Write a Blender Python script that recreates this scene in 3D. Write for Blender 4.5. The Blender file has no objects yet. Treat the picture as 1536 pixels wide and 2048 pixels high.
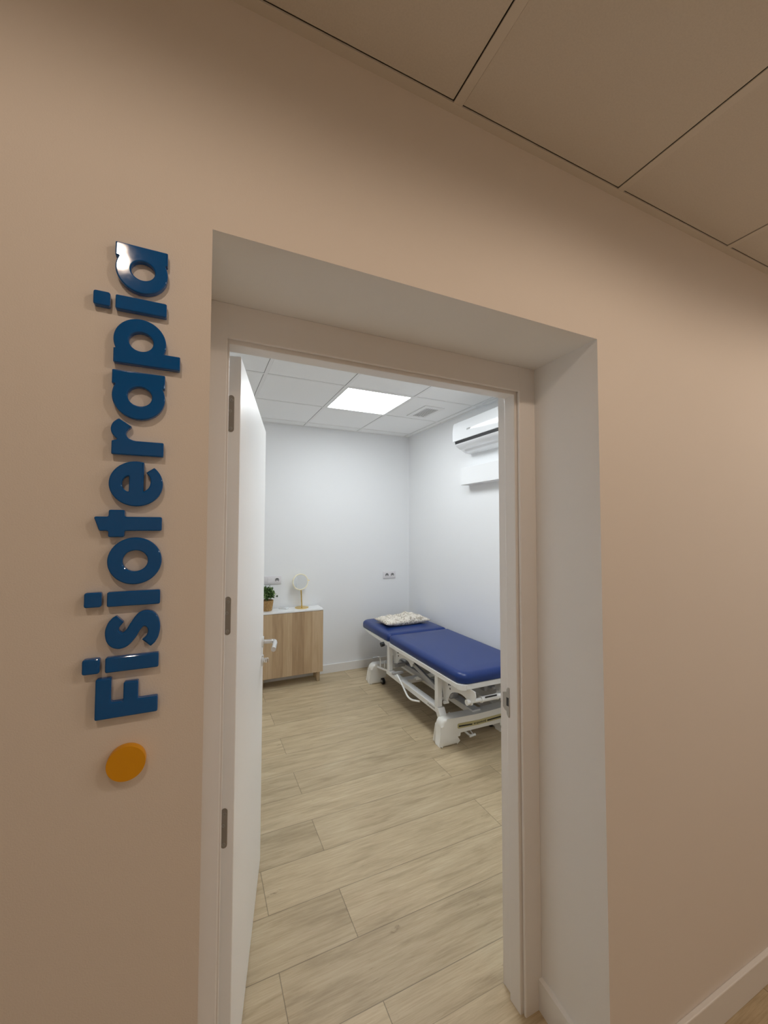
import bpy, bmesh, math, random
from mathutils import Vector, Matrix
random.seed(7)
C = bpy.context.scene.collection
S = bpy.context.scene
PI = math.pi

# ------------------------------------------------------------------ camera
F_PX = 810.66
YAW, PITCH, ROLL = 0.43158, 0.03935, 0.00192
CAM = Vector((0.0007, -0.7812, 1.5606))
cam = bpy.data.cameras.new('camera')
cam.sensor_fit = 'VERTICAL'
cam.sensor_height = 24.0
cam.sensor_width = 18.0
cam.lens = F_PX / 2048.0 * 24.0
cam.clip_start = 0.02
co = bpy.data.objects.new('camera', cam)
C.objects.link(co)
fw = Vector((math.sin(YAW) * math.cos(PITCH), math.cos(YAW) * math.cos(PITCH), math.sin(PITCH)))
rt = Vector((math.cos(YAW), -math.sin(YAW), 0))
up = rt.cross(fw)
c_, s_ = math.cos(ROLL), math.sin(ROLL)
rt, up = rt * c_ + up * s_, -rt * s_ + up * c_
co.matrix_world = Matrix(((rt.x, up.x, -fw.x, CAM.x), (rt.y, up.y, -fw.y, CAM.y), (rt.z, up.z, -fw.z, CAM.z), (0, 0, 0, 1)))
S.camera = co

# ------------------------------------------------------------------ world, light levels, exposure
w = bpy.data.worlds.new('world')
S.world = w
w.use_nodes = True
w.node_tree.nodes['Background'].inputs[0].default_value = (0.5, 0.45, 0.4, 1)
w.node_tree.nodes['Background'].inputs[1].default_value = 0.0
S.view_settings.view_transform = 'Standard'
S.view_settings.look = 'None'
S.view_settings.gamma = 1.0
S.view_settings.use_curve_mapping = False
S.view_settings.exposure = 0.0
PANEL_COL, PANEL_E = (0.92, 0.97, 1.0), 14.0       # cool ceiling panel of the treatment room, shared by its added fill panel
DOWN_COL, DOWN_W = (1.0, 0.79, 0.62), 9.2         # warm corridor downlights
DOWN_X = (-0.266, 0.938, 2.138, 3.338)
HALL_FILL_COL, HALL_FILL_E = (1.0, 0.91, 0.80), 1.5           # added fill panel, out of view, left of the doorway
HALL_FILL_COL2, HALL_FILL_E2 = (0.96, 0.95, 0.93), 8.0       # brighter added fill panel, out of view, right of the doorway
DOWN_Y = -0.90
S.cycles.max_bounces = 12
S.cycles.diffuse_bounces = 8
S.cycles.sample_clamp_indirect = 6.0
S.cycles.use_denoising = True

# ------------------------------------------------------------------ materials
def mat(name, col, rough=0.5, metal=0.0, coat=0.0, bump=0.0, bscale=200.0, spec=0.5, emis=None, es=0.0, sheen=0.0):
    m = bpy.data.materials.new(name)
    m.use_nodes = True
    nt = m.node_tree
    b = nt.nodes['Principled BSDF']
    b.inputs['Base Color'].default_value = (*col, 1)
    b.inputs['Roughness'].default_value = rough
    b.inputs['Metallic'].default_value = metal
    b.inputs['Coat Weight'].default_value = coat
    b.inputs['Specular IOR Level'].default_value = spec
    if coat: b.inputs['Coat Roughness'].default_value = 0.05
    if sheen: b.inputs['Sheen Weight'].default_value = sheen
    if emis:
        b.inputs['Emission Color'].default_value = (*emis, 1)
        b.inputs['Emission Strength'].default_value = es
    tc = nt.nodes.new('ShaderNodeTexCoord')
    n = nt.nodes.new('ShaderNodeTexNoise')
    n.inputs['Scale'].default_value = bscale
    n.inputs['Detail'].default_value = 3
    nt.links.new(tc.outputs['Object'], n.inputs['Vector'])
    if bump:
        bp = nt.nodes.new('ShaderNodeBump')
        bp.inputs['Strength'].default_value = bump
        bp.inputs['Distance'].default_value = 0.002
        nt.links.new(n.outputs['Fac'], bp.inputs['Height'])
        nt.links.new(bp.outputs['Normal'], b.inputs['Normal'])
    else:   # very slight surface variation
        mr = nt.nodes.new('ShaderNodeMapRange')
        mr.inputs['To Min'].default_value = max(0, rough - 0.02)
        mr.inputs['To Max'].default_value = min(1, rough + 0.02)
        nt.links.new(n.outputs['Fac'], mr.inputs['Value'])
        nt.links.new(mr.outputs['Result'], b.inputs['Roughness'])
    return m

class NB:
    """tiny helper for building node trees"""
    def __init__(s, m):
        s.nt = m.node_tree; s.b = s.nt.nodes['Principled BSDF']
    def n(s, t, **kw):
        x = s.nt.nodes.new(t)
        for k, v in kw.items(): setattr(x, k, v)
        return x
    def l(s, a, b): s.nt.links.new(a, b)
    def val(s, inp, v):
        if hasattr(v, 'links'): s.l(v, inp)
        else: inp.default_value = v
    def m(s, op, a, b=None, c=None):
        x = s.n('ShaderNodeMath', operation=op)
        s.val(x.inputs[0], a)
        if b is not None: s.val(x.inputs[1], b)
        if c is not None: s.val(x.inputs[2], c)
        return x.outputs[0]
    def mix(s, f, a, b, blend='MIX'):
        x = s.n('ShaderNodeMix', data_type='RGBA', blend_type=blend)
        s.val(x.inputs[0], f)
        for i, v in ((6, a), (7, b)):
            if hasattr(v, 'links'): s.l(v, x.inputs[i])
            else: x.inputs[i].default_value = (*v, 1)
        return x.outputs[2]
    def comb(s, x, y, z):
        k = s.n('ShaderNodeCombineXYZ')
        for i, v in enumerate((x, y, z)): s.val(k.inputs[i], v)
        return k.outputs[0]
    def sep(s, v):
        k = s.n('ShaderNodeSeparateXYZ'); s.l(v, k.inputs[0]); return k.outputs
    def noise(s, v, scale, detail=4, rough=0.5, dist=0.0):
        k = s.n('ShaderNodeTexNoise'); s.l(v, k.inputs['Vector'])
        k.inputs['Scale'].default_value = scale; k.inputs['Detail'].default_value = detail
        k.inputs['Roughness'].default_value = rough; k.inputs['Distortion'].default_value = dist
        return k.outputs['Fac']
    def ramp(s, f, stops):
        k = s.n('ShaderNodeValToRGB'); s.l(f, k.inputs[0])
        e = k.color_ramp.elements
        while len(e) < len(stops): e.new(0.5)
        for i, (p, c) in enumerate(stops): e[i].position = p; e[i].color = (*c, 1)
        return k.outputs[0]

def floor_material():
    m = mat('oak_vinyl_planks', (0.4, 0.33, 0.23), 0.42, spec=0.35)
    q = NB(m)
    tc = q.n('ShaderNodeTexCoord')
    x, y, z = q.sep(tc.outputs['Object'])
    W, L = 0.229, 1.19
    inner = q.m('GREATER_THAN', y, 0.37)
    ry = q.m('ADD', q.m('MULTIPLY', inner, q.m('DIVIDE', q.m('SUBTRACT', y, 0.2625), W)),
             q.m('MULTIPLY', q.m('SUBTRACT', 1.0, inner), q.m('DIVIDE', q.m('SUBTRACT', y, 0.37), W)))
    row = q.m('FLOOR', ry)
    fy = q.m('SUBTRACT', ry, row)
    par = q.m('FLOORED_MODULO', row, 2.0)
    rx = q.m('DIVIDE', q.m('ADD', q.m('SUBTRACT', x, 0.587), q.m('MULTIPLY', par, 0.297)), L)
    pid = q.m('FLOOR', rx)
    fx = q.m('SUBTRACT', rx, pid)
    ex = q.m('MULTIPLY', q.m('MINIMUM', fx, q.m('SUBTRACT', 1.0, fx)), L)
    ey = q.m('MULTIPLY', q.m('MINIMUM', fy, q.m('SUBTRACT', 1.0, fy)), W)
    edge = q.m('MINIMUM', ex, ey)
    line = q.n('ShaderNodeMapRange'); q.l(edge, line.inputs['Value'])
    line.inputs['From Min'].default_value = 0.0004; line.inputs['From Max'].default_value = 0.0022
    wn = q.n('ShaderNodeTexWhiteNoise', noise_dimensions='3D')
    q.l(q.comb(row, pid, 3.0), wn.inputs['Vector'])
    rnd = wn.outputs['Value']
    # grain running along the plank, different on every plank
    gv = q.comb(q.m('MULTIPLY', x, 1.0), q.m('ADD', q.m('MULTIPLY', y, 9.0), q.m('MULTIPLY', rnd, 40.0)), q.m('MULTIPLY', rnd, 9.0))
    g1 = q.noise(gv, 3.0, 6, 0.62, 0.6)
    gv2 = q.comb(x, q.m('MULTIPLY', y, 22.0), rnd)
    g2 = q.noise(gv2, 9.0, 5, 0.7, 0.3)
    g3 = q.noise(q.comb(q.m('MULTIPLY', x, 1.0), q.m('MULTIPLY', y, 3.0), rnd), 2.2, 3, 0.5, 1.0)
    col = q.ramp(g1, [(0.28, (0.41, 0.32, 0.205)), (0.5, (0.53, 0.425, 0.28)), (0.72, (0.61, 0.505, 0.35))])
    col = q.mix(0.5, col, q.ramp(g2, [(0.3, (0.36, 0.33, 0.28)), (0.55, (0.52, 0.52, 0.5)), (0.7, (0.6, 0.6, 0.58))]), 'OVERLAY')
    col = q.mix(0.4, col, q.ramp(g3, [(0.3, (0.38, 0.37, 0.34)), (0.7, (0.6, 0.6, 0.6))]), 'OVERLAY')
    # darker figure streaks and knots
    st = q.noise(q.comb(x, q.m('MULTIPLY', y, 7.0), q.m('ADD', rnd, 5.0)), 5.0, 6, 0.75, 1.2)
    stm = q.n('ShaderNodeMapRange'); q.l(st, stm.inputs['Value'])
    stm.inputs['From Min'].default_value = 0.62; stm.inputs['From Max'].default_value = 0.72
    stm.inputs['To Max'].default_value = 0.55
    col = q.mix(stm.outputs[0], col, (0.25, 0.18, 0.105))
    vo = q.n('ShaderNodeTexVoronoi'); vo.inputs['Scale'].default_value = 3.3
    dn = q.noise(q.comb(x, q.m('MULTIPLY', y, 3.0), 1.0), 26.0, 5, 0.75)
    q.l(q.comb(q.m('ADD', x, q.m('MULTIPLY', dn, 0.16)), q.m('ADD', q.m('MULTIPLY', y, 2.6), q.m('MULTIPLY', dn, 0.20)), 0.0), vo.inputs['Vector'])
    kn = q.n('ShaderNodeMapRange'); q.l(vo.outputs['Distance'], kn.inputs['Value'])
    kn.inputs['From Min'].default_value = 0.0; kn.inputs['From Max'].default_value = 0.075
    kn.inputs['To Min'].default_value = 0.75; kn.inputs['To Max'].default_value = 0.0
    col = q.mix(kn.outputs[0], col, (0.17, 0.115, 0.065))
    tone = q.m('ADD', 0.90, q.m('MULTIPLY', rnd, 0.17))
    col = q.mix(1.0, col, q.comb(tone, tone, tone), 'MULTIPLY')
    lf = q.m('ADD', 0.45, q.m('MULTIPLY', line.outputs[0], 0.55))
    col = q.mix(1.0, col, q.comb(lf, lf, lf), 'MULTIPLY')
    q.l(col, q.b.inputs['Base Color'])
    bp = q.n('ShaderNodeBump'); bp.inputs['Strength'].default_value = 0.25; bp.inputs['Distance'].default_value = 0.002
    q.l(q.m('ADD', q.m('MULTIPLY', g2, 0.5), q.m('MULTIPLY', line.outputs[0], 0.6)), bp.inputs['Height'])
    q.l(bp.outputs['Normal'], q.b.inputs['Normal'])
    return m

def veneer_material(seed=0.0):
    m = mat('oak_veneer', (0.4, 0.28, 0.17), 0.45, spec=0.3)
    q = NB(m)
    tc = q.n('ShaderNodeTexCoord')
    x, y, z = q.sep(tc.outputs['Object'])
    # vertical strips of veneer, with the boundaries seen on the front
    bands = [(0.0, 0.45), (0.679, 0.15), (0.785, 0.5), (0.872, 0.05), (0.995, 0.32), (1.074, 0.62)]
    acc = 0.4
    prev = 0.4
    node = None
    for bx, v in bands:
        step = q.m('MULTIPLY', q.m('GREATER_THAN', x, bx), v - prev)
        node = step if node is None else q.m('ADD', node, step)
        prev = v
    base = q.m('ADD', node, 0.4)
    gr = q.noise(q.comb(q.m('MULTIPLY', x, 40.0), 0.0, q.m('MULTIPLY', z, 1.5)), 2.2, 6, 0.65, 0.4)
    gr2 = q.noise(q.comb(q.m('MULTIPLY', x, 9.0), 0.0, q.m('MULTIPLY', z, 0.9)), 2.0, 3, 0.5, 0.8)
    f = q.m('ADD', q.m('MULTIPLY', base, 0.42), q.m('ADD', q.m('MULTIPLY', gr, 0.45), q.m('MULTIPLY', gr2, 0.4)))
    col = q.ramp(f, [(0.3, (0.33, 0.215, 0.12)), (0.6, (0.50, 0.36, 0.22)), (0.9, (0.66, 0.51, 0.34))])
    q.l(col, q.b.inputs['Base Color'])
    return m

def basket_material():
    m = mat('woven_seagrass', (0.4, 0.22, 0.08), 0.7, spec=0.2)
    q = NB(m)
    tc = q.n('ShaderNodeTexCoord')
    n1 = q.noise(tc.outputs['Object'], 90.0, 3, 0.6)
    wv = q.n('ShaderNodeTexWave'); wv.inputs['Scale'].default_value = 45.0; wv.inputs['Distortion'].default_value = 5.0
    q.l(tc.outputs['Object'], wv.inputs['Vector'])
    f = q.m('MULTIPLY', q.m('ADD', n1, wv.outputs['Fac']), 0.5)
    q.l(q.ramp(f, [(0.2, (0.12, 0.055, 0.02)), (0.5, (0.42, 0.24, 0.09)), (0.8, (0.66, 0.44, 0.2))]), q.b.inputs['Base Color'])
    bp = q.n('ShaderNodeBump'); bp.inputs['Strength'].default_value = 0.8; bp.inputs['Distance'].default_value = 0.004
    q.l(f, bp.inputs['Height']); q.l(bp.outputs['Normal'], q.b.inputs['Normal'])
    return m

def floral_material():
    m = mat('floral_cotton', (0.7, 0.65, 0.58), 0.8, spec=0.15)
    q = NB(m)
    tc = q.n('ShaderNodeTexCoord')
    n1 = q.noise(tc.outputs['Object'], 15.0, 3, 0.55, 2.4)
    n2 = q.noise(tc.outputs['Object'], 30.0, 4, 0.6, 1.5)
    c1 = q.ramp(n1, [(0.38, (0.42, 0.37, 0.30)), (0.48, (0.80, 0.75, 0.66)), (0.56, (0.82, 0.77, 0.69)), (0.66, (0.56, 0.48, 0.40))])
    c2 = q.ramp(n2, [(0.34, (0.42, 0.41, 0.34)), (0.46, (1, 1, 1)), (1.0, (1, 1, 1))])
    q.l(q.mix(0.75, c1, c2, 'MULTIPLY'), q.b.inputs['Base Color'])
    return m

def tile_material(name, col):
    m = mat(name, col, 0.9, spec=0.1)
    q = NB(m)
    tc = q.n('ShaderNodeTexCoord')
    f = q.noise(tc.outputs['Object'], 260.0, 3, 0.7)
    dk = tuple(c * 0.95 for c in col)
    q.l(q.ramp(f, [(0.35, dk), (0.6, col)]), q.b.inputs['Base Color'])
    bp = q.n('ShaderNodeBump'); bp.inputs['Strength'].default_value = 0.15; bp.inputs['Distance'].default_value = 0.001
    q.l(f, bp.inputs['Height']); q.l(bp.outputs['Normal'], q.b.inputs['Normal'])
    return m

M = dict(
    wall=mat('corridor_wall_paint', (0.80, 0.745, 0.685), 0.75, bump=0.12, bscale=420, spec=0.25),
    reveal=mat('white_reveal_paint', (0.86, 0.86, 0.855), 0.75, bump=0.12, bscale=420, spec=0.25),
    room=mat('room_wall_paint', (0.84, 0.85, 0.86), 0.75, bump=0.12, bscale=380, spec=0.25),
    tile=tile_material('ceiling_tile', (0.93, 0.935, 0.93)),
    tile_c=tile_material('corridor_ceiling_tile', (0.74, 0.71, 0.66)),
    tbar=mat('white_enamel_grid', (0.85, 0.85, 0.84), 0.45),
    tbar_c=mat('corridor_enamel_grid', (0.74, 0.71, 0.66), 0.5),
    gap=mat('dark_joint', (0.16, 0.16, 0.16), 0.8),
    lacq=mat('white_lacquer', (0.82, 0.80, 0.78), 0.32, spec=0.45),
    door=mat('white_door_lacquer', (0.92, 0.915, 0.90), 0.36, spec=0.55),
    base=mat('white_skirting', (0.83, 0.82, 0.80), 0.35),
    blue=mat('glossy_blue_acrylic', (0.001, 0.100, 0.35), 0.06, coat=0.15, spec=0.4),
    yellow=mat('yellow_acrylic', (0.78, 0.36, 0.006), 0.3, spec=0.4),
    navy=mat('navy_upholstery', (0.005, 0.030, 0.165), 0.33, bump=0.06, bscale=500, spec=0.42),
    steel=mat('white_powder_steel', (0.80, 0.80, 0.78), 0.35),
    plastic=mat('cream_white_plastic', (0.84, 0.83, 0.78), 0.22, coat=0.3),
    ac=mat('white_gloss_plastic', (0.86, 0.88, 0.90), 0.12, coat=0.3),
    sock=mat('white_switch_plastic', (0.76, 0.74, 0.76), 0.3),
    vdark=mat('vent_interior', (0.10, 0.105, 0.11), 0.8),
    sockdark=mat('socket_contacts', (0.12, 0.12, 0.12), 0.5),
    grey=mat('grey_steel', (0.45, 0.45, 0.45), 0.4, metal=0.4),
    satin=mat('satin_steel', (0.42, 0.40, 0.37), 0.38, metal=0.75),
    hingem=mat('satin_nickel_hinge', (0.30, 0.265, 0.22), 0.45, metal=0.6),
    chrome=mat('polished_chrome', (0.75, 0.74, 0.72), 0.16, metal=1.0),
    black=mat('black_rubber', (0.015, 0.015, 0.016), 0.5),
    brass=mat('brushed_brass', (0.78, 0.55, 0.16), 0.22, metal=1.0),
    ring=mat('pale_cream_ring', (0.90, 0.85, 0.66), 0.3),
    mirror=mat('mirror_glass', (0.85, 0.87, 0.87), 0.02, metal=1.0),
    leaf=mat('plant_leaf', (0.055, 0.12, 0.03), 0.45),
    leafl=mat('plant_leaf_pale', (0.25, 0.36, 0.14), 0.45),
    gold=mat('decal_gold', (0.50, 0.44, 0.22), 0.4),
    oakleg=mat('oak_leg', (0.50, 0.38, 0.24), 0.5),
    top=mat('white_cabinet_top', (0.86, 0.87, 0.87), 0.15, coat=0.3),
    floor=floor_material(), veneer=veneer_material(), basket=basket_material(), floral=floral_material(),
)
panel_m = mat('led_panel_diffuser', (0.9, 0.9, 0.9), 0.6, emis=PANEL_COL, es=PANEL_E)
hall_fill_m = mat('hall_fill_diffuser', (0.9, 0.88, 0.85), 0.6, emis=HALL_FILL_COL, es=HALL_FILL_E)
hall_fill_bright_m = mat('hall_fill_diffuser_bright', (0.9, 0.88, 0.85), 0.6, emis=HALL_FILL_COL2, es=HALL_FILL_E2)
lens_m = mat('downlight_lens', (0.9, 0.85, 0.8), 0.5, emis=DOWN_COL, es=60.0)

# ------------------------------------------------------------------ geometry helpers
def obj(name, bm, m, parent=None, smooth=False, angle=0.6):
    me = bpy.data.meshes.new(name)
    bmesh.ops.recalc_face_normals(bm, faces=bm.faces)
    bm.to_mesh(me); bm.free()
    me.materials.append(m)
    if smooth:
        for p in me.polygons: p.use_smooth = True
        me.set_sharp_from_angle(angle=angle)
    o = bpy.data.objects.new(name, me)
    C.objects.link(o)
    if parent:
        o.parent = parent
        if parent.type == 'EMPTY': o.location = -parent.location
    return o

def thing(name, loc, label=None, cat=None, group=None):
    o = bpy.data.objects.new(name, None)
    o.empty_display_size = 0.05
    C.objects.link(o)
    o.location = loc
    tag(o, label, cat, group)
    return o

def tag(o, label=None, cat=None, group=None, kind=None):
    if label: o['label'] = label
    if cat: o['category'] = cat
    if group: o['group'] = group
    if kind: o['kind'] = kind
    return o

def struct(name, bm, m, smooth=False):
    return tag(obj(name, bm, m, smooth=smooth), kind='structure')

def BM(): return bmesh.new()

def box(bm, x0, x1, y0, y1, z0, z1, bev=0.0, seg=2, mtx=None):
    vs = [bm.verts.new(Vector(p)) for p in ((x0, y0, z0), (x1, y0, z0), (x1, y1, z0), (x0, y1, z0), (x0, y0, z1), (x1, y0, z1), (x1, y1, z1), (x0, y1, z1))]
    fs = [bm.faces.new([vs[i] for i in f]) for f in ((0, 3, 2, 1), (4, 5, 6, 7), (0, 1, 5, 4), (1, 2, 6, 5), (2, 3, 7, 6), (3, 0, 4, 7))]
    if bev:
        es = list({e for f in fs for e in f.edges})
        r = bmesh.ops.bevel(bm, geom=es, offset=bev, segments=seg, profile=0.5, affect='EDGES')
        vs = list({v for f in r['faces'] for v in f.verts} | {v for v in vs if v.is_valid})
    if mtx: bmesh.ops.transform(bm, matrix=mtx, verts=vs)
    return bm

def cyl(bm, p0, p1, r0, r1=None, n=24, cap=True):
    r1 = r0 if r1 is None else r1
    p0, p1 = Vector(p0), Vector(p1)
    d = (p1 - p0).normalized()
    a = d.orthogonal().normalized(); b = d.cross(a)
    A, B = [], []
    for i in range(n):
        t = 2 * PI * i / n
        k = a * math.cos(t) + b * math.sin(t)
        A.append(bm.verts.new(p0 + k * r0)); B.append(bm.verts.new(p1 + k * r1))
    for i in range(n):
        j = (i + 1) % n
        bm.faces.new((A[i], A[j], B[j], B[i]))
    if cap:
        bm.faces.new(A[::-1]); bm.faces.new(B)
    return bm

def tube(bm, pts, r, n=10):
    pts = [Vector(p) for p in pts]
    rings = []
    ref = None
    for i, p in enumerate(pts):
        d = (pts[min(i + 1, len(pts) - 1)] - pts[max(i - 1, 0)]).normalized()
        if ref is None: ref = d.orthogonal().normalized()
        ref = (ref - d * ref.dot(d)).normalized()
        b = d.cross(ref)
        rings.append([bm.verts.new(p + (ref * math.cos(2 * PI * k / n) + b * math.sin(2 * PI * k / n)) * r) for k in range(n)])
    for A, B in zip(rings, rings[1:]):
        for k in range(n):
            j = (k + 1) % n
            bm.faces.new((A[k], A[j], B[j], B[k]))
    bm.faces.new(rings[0][::-1]); bm.faces.new(rings[-1])
    return bm

def smooth_path(pts, r=0.02, n=5):
    pts = [Vector(p) for p in pts]
    out = [pts[0]]
    for a, b, c in zip(pts, pts[1:], pts[2:]):
        d1, d2 = (a - b), (c - b)
        k = min(r, d1.length * 0.45, d2.length * 0.45)
        p, q = b + d1.normalized() * k, b + d2.normalized() * k
        for i in range(n + 1):
            t = i / n
            out.append(p * (1 - t) ** 2 + b * 2 * t * (1 - t) + q * t * t)
    out.append(pts[-1])
    return out

def prism(bm, poly, axis, a0, a1, bev=0.0, seg=2):
    """poly in the two other axes (x: (y,z), y: (x,z), z: (x,y))"""
    def P(u, v, t):
        return {'x': (t, u, v), 'y': (u, t, v), 'z': (u, v, t)}[axis]
    A = [bm.verts.new(P(u, v, a0)) for u, v in poly]
    B = [bm.verts.new(P(u, v, a1)) for u, v in poly]
    n = len(poly)
    fa, fb = bm.faces.new(A[::-1]), bm.faces.new(B)
    for i in range(n):
        j = (i + 1) % n
        bm.faces.new((A[i], A[j], B[j], B[i]))
    if bev:
        bmesh.ops.bevel(bm, geom=list(fa.edges) + list(fb.edges), offset=bev, segments=seg, profile=0.5, affect='EDGES')
    return bm

def lathe(bm, prof, cx, cy, cz=0.0, n=32, axis='z'):
    rings = []
    for r, h in prof:
        ring = []
        for i in range(n):
            t = 2 * PI * i / n
            a, b = r * math.cos(t), r * math.sin(t)
            ring.append(bm.verts.new({'z': (cx + a, cy + b, cz + h), 'y': (cx + a, cy + h, cz + b), 'x': (cx + h, cy + a, cz + b)}[axis]))
        rings.append(ring)
    for A, B in zip(rings, rings[1:]):
        for k in range(n):
            j = (k + 1) % n
            bm.faces.new((A[k], A[j], B[j], B[k]))
    bm.faces.new(rings[0][::-1]); bm.faces.new(rings[-1])
    return bm

def rrect(x0, x1, y0, y1, rs, n=8):
    """rounded rectangle outline, radii for corners (x0y0, x1y0, x1y1, x0y1)"""
    out = []
    for (cx, cy, sx, sy, a0), r in zip(((x0, y0, 1, 1, PI), (x1, y0, -1, 1, 1.5 * PI), (x1, y1, -1, -1, 0), (x0, y1, 1, -1, 0.5 * PI)), rs):
        r = max(r, 0.001)
        for i in range(n + 1):
            a = a0 + 0.5 * PI * i / n
            out.append((cx + sx * r + r * math.cos(a), cy + sy * r + r * math.sin(a)))
    return out

def cushion(bm, x0, x1, y0, y1, z0, z1, rs, re_, crown=0.004):
    """upholstered slab: rounded plan corners, rolled top edge"""
    rings = []
    def ring(ins, z):
        o = rrect(x0 + ins, x1 - ins, y0 + ins, y1 - ins, [max(r - ins * 0.8, 0.004) for r in rs])
        rings.append([bm.verts.new((a, b, z)) for a, b in o])
    ring(0.012, z0); ring(0.003, z0 + 0.004); ring(0.0, z0 + 0.012)
    h = z1 - re_
    if h > z0 + 0.014: ring(0.0, h)
    for i in range(1, 8):
        t = 0.5 * PI * i / 7
        ring(re_ * 1.25 * (1 - math.cos(t)), z1 - re_ + re_ * math.sin(t))
    ring(re_ * 1.25 + 0.03, z1 + crown * 0.5)
    ring(re_ * 1.25 + 0.08, z1 + crown)
    for A, B in zip(rings, rings[1:]):
        n = len(A)
        for k in range(n):
            j = (k + 1) % n
            bm.faces.new((A[k], A[j], B[j], B[k]))
    bm.faces.new(rings[0][::-1]); bm.faces.new(rings[-1])
    return bm

def text_bm(s, size, mtx, depth=0.0004, bold=0.0):
    cu = bpy.data.curves.new('lettering', 'FONT')
    cu.body = s; cu.size = size; cu.extrude = depth; cu.align_x = 'CENTER'; cu.align_y = 'CENTER'; cu.offset = bold
    o = bpy.data.objects.new('lettering', cu)
    C.objects.link(o)
    me = bpy.data.meshes.new_from_object(o.evaluated_get(bpy.context.evaluated_depsgraph_get()))
    bm = bmesh.new(); bm.from_mesh(me)
    bmesh.ops.transform(bm, matrix=mtx, verts=bm.verts)
    bpy.data.objects.remove(o); bpy.data.curves.remove(cu); bpy.data.meshes.remove(me)
    return bm

# ------------------------------------------------------------------ measured layout (metres)
XL, XR, XR1 = 0.0165, 1.0315, 1.0505      # opening in the wall; right reveal splays slightly
ZT, ZT1 = 2.1025, 2.1078
D1, D2 = 0.2576, 0.370                     # frame face, room side of the wall
FL, FR, FT = 0.0596, 0.9814, 2.0240        # inner edges of the frame face
ZC = 2.5553                                # corridor ceiling
X2, Y2, Z2 = 2.2998, 3.4976, 2.6478        # treatment room corner and ceiling
XW0, XW1, YC = -3.0, 5.0, -2.3             # corridor extents
XR0 = -0.35                                # left wall of the room

# ------------------------------------------------------------------ setting
def grid_wall():
    bm = BM()
    z1 = 2.75
    def quad(*p): bm.faces.new([bm.verts.new(q) for q in p])
    # corridor face
    quad((XW0, 0, 0), (XL, 0, 0), (XL, 0, z1), (XW0, 0, z1))
    quad((XR, 0, 0), (XW1, 0, 0), (XW1, 0, z1), (XR, 0, z1))
    quad((XL, 0, ZT), (XR, 0, ZT), (XR, 0, z1), (XL, 0, z1))
    # room face
    quad((XW0, D2, 0), (XL, D2, 0), (XL, D2, z1), (XW0, D2, z1))
    quad((XR1, D2, 0), (XW1, D2, 0), (XW1, D2, z1), (XR1, D2, z1))
    quad((XL, D2, ZT1), (XR1, D2, ZT1), (XR1, D2, z1), (XL, D2, z1))
    quad((XW0, 0, z1), (XW1, 0, z1), (XW1, D2, z1), (XW0, D2, z1))
    quad((XW0, 0, 0), (XW0, D2, 0), (XW0, D2, z1), (XW0, 0, z1))
    quad((XW1, 0, 0), (XW1, D2, 0), (XW1, D2, z1), (XW1, 0, z1))
    nf = len(bm.faces)
    # reveals
    quad((XL, 0, 0), (XL, D2, 0), (XL, D2, ZT1), (XL, 0, ZT))
    quad((XR, 0, 0), (XR1, D1, 0), (XR1, D1, ZT1), (XR, 0, ZT))
    quad((XR1, D1, 0), (XR1, D2, 0), (XR1, D2, ZT1), (XR1, D1, ZT1))
    quad((XL, 0, ZT), (XR, 0, ZT), (XR1, D1, ZT1), (XL, D1, ZT1))
    quad((XL, D1, ZT1), (XR1, D1, ZT1), (XR1, D2, ZT1), (XL, D2, ZT1))
    bmesh.ops.remove_doubles(bm, verts=bm.verts, dist=0.0001)
    o = obj('wall_front', bm, M['wall'])
    o.data.materials.append(M['reveal']); o.data.materials.append(M['room'])
    for i, p in enumerate(o.data.polygons):
        if i >= nf: p.material_index = 1
        elif 3 <= i <= 5: p.material_index = 2
    return tag(o, kind='structure')
grid_wall()
struct('floor', box(BM(), XW0 - 0.1, XW1 + 0.1, YC - 0.1, Y2 + 0.1, -0.1, 0.0), M['floor'])
struct('wall_back', box(BM(), XR0 - 0.1, X2 + 0.1, Y2, Y2 + 0.1, 0, 2.75), M['room'])
struct('wall_right', box(BM(), X2, X2 + 0.1, D2, Y2, 0, 2.75), M['room'])
struct('wall_left', box(BM(), XR0 - 0.1, XR0, D2, Y2, 0, 2.75), M['room'])
struct('wall_corridor', box(BM(), XW0, XW1, YC - 0.1, YC, 0, 2.75), M['wall'])
struct('wall_corridor_left', box(BM(), XW0 - 0.1, XW0, YC, D2, 0, 2.75), M['wall'])
struct('wall_corridor_right', box(BM(), XW1, XW1 + 0.1, YC, D2, 0, 2.75), M['wall'])

def ceiling(name, m, x0, x1, y0, y1, z, gx, gy, strip, holes=()):
    """suspended ceiling: tiles 3 mm above the T-bars, with narrow shadow gaps; holes are rectangles left open"""
    bm = BM()
    xs = [x0 + strip] + [g for g in gx if x0 + strip < g < x1 - strip] + [x1 - strip]
    ys = [y0 + strip] + [g for g in gy if y0 + strip < g < y1 - strip] + [y1 - strip]
    h = 0.0115
    for a, b in zip(xs, xs[1:]):
        for c, d in zip(ys, ys[1:]):
            if any(abs((a + b) / 2 - hx) < 0.1 and abs((c + d) / 2 - hy) < 0.1 for hx, hy in holes): continue
            ax = a + (h if a in gx else 0); bx = b - (h if b in gx else 0)
            cy_ = c + (h if c in gy else 0); dy = d - (h if d in gy else 0)
            box(bm, ax + 0.0006, bx - 0.0024, cy_ + 0.0006, dy - 0.0024, z + 0.002, z + 0.014, 0.0015, 1)
    struct(name, bm, m)
    bm = BM()
    box(bm, x0, x1, y0, y1, z + 0.015, z + 0.03)
    return bm

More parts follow.
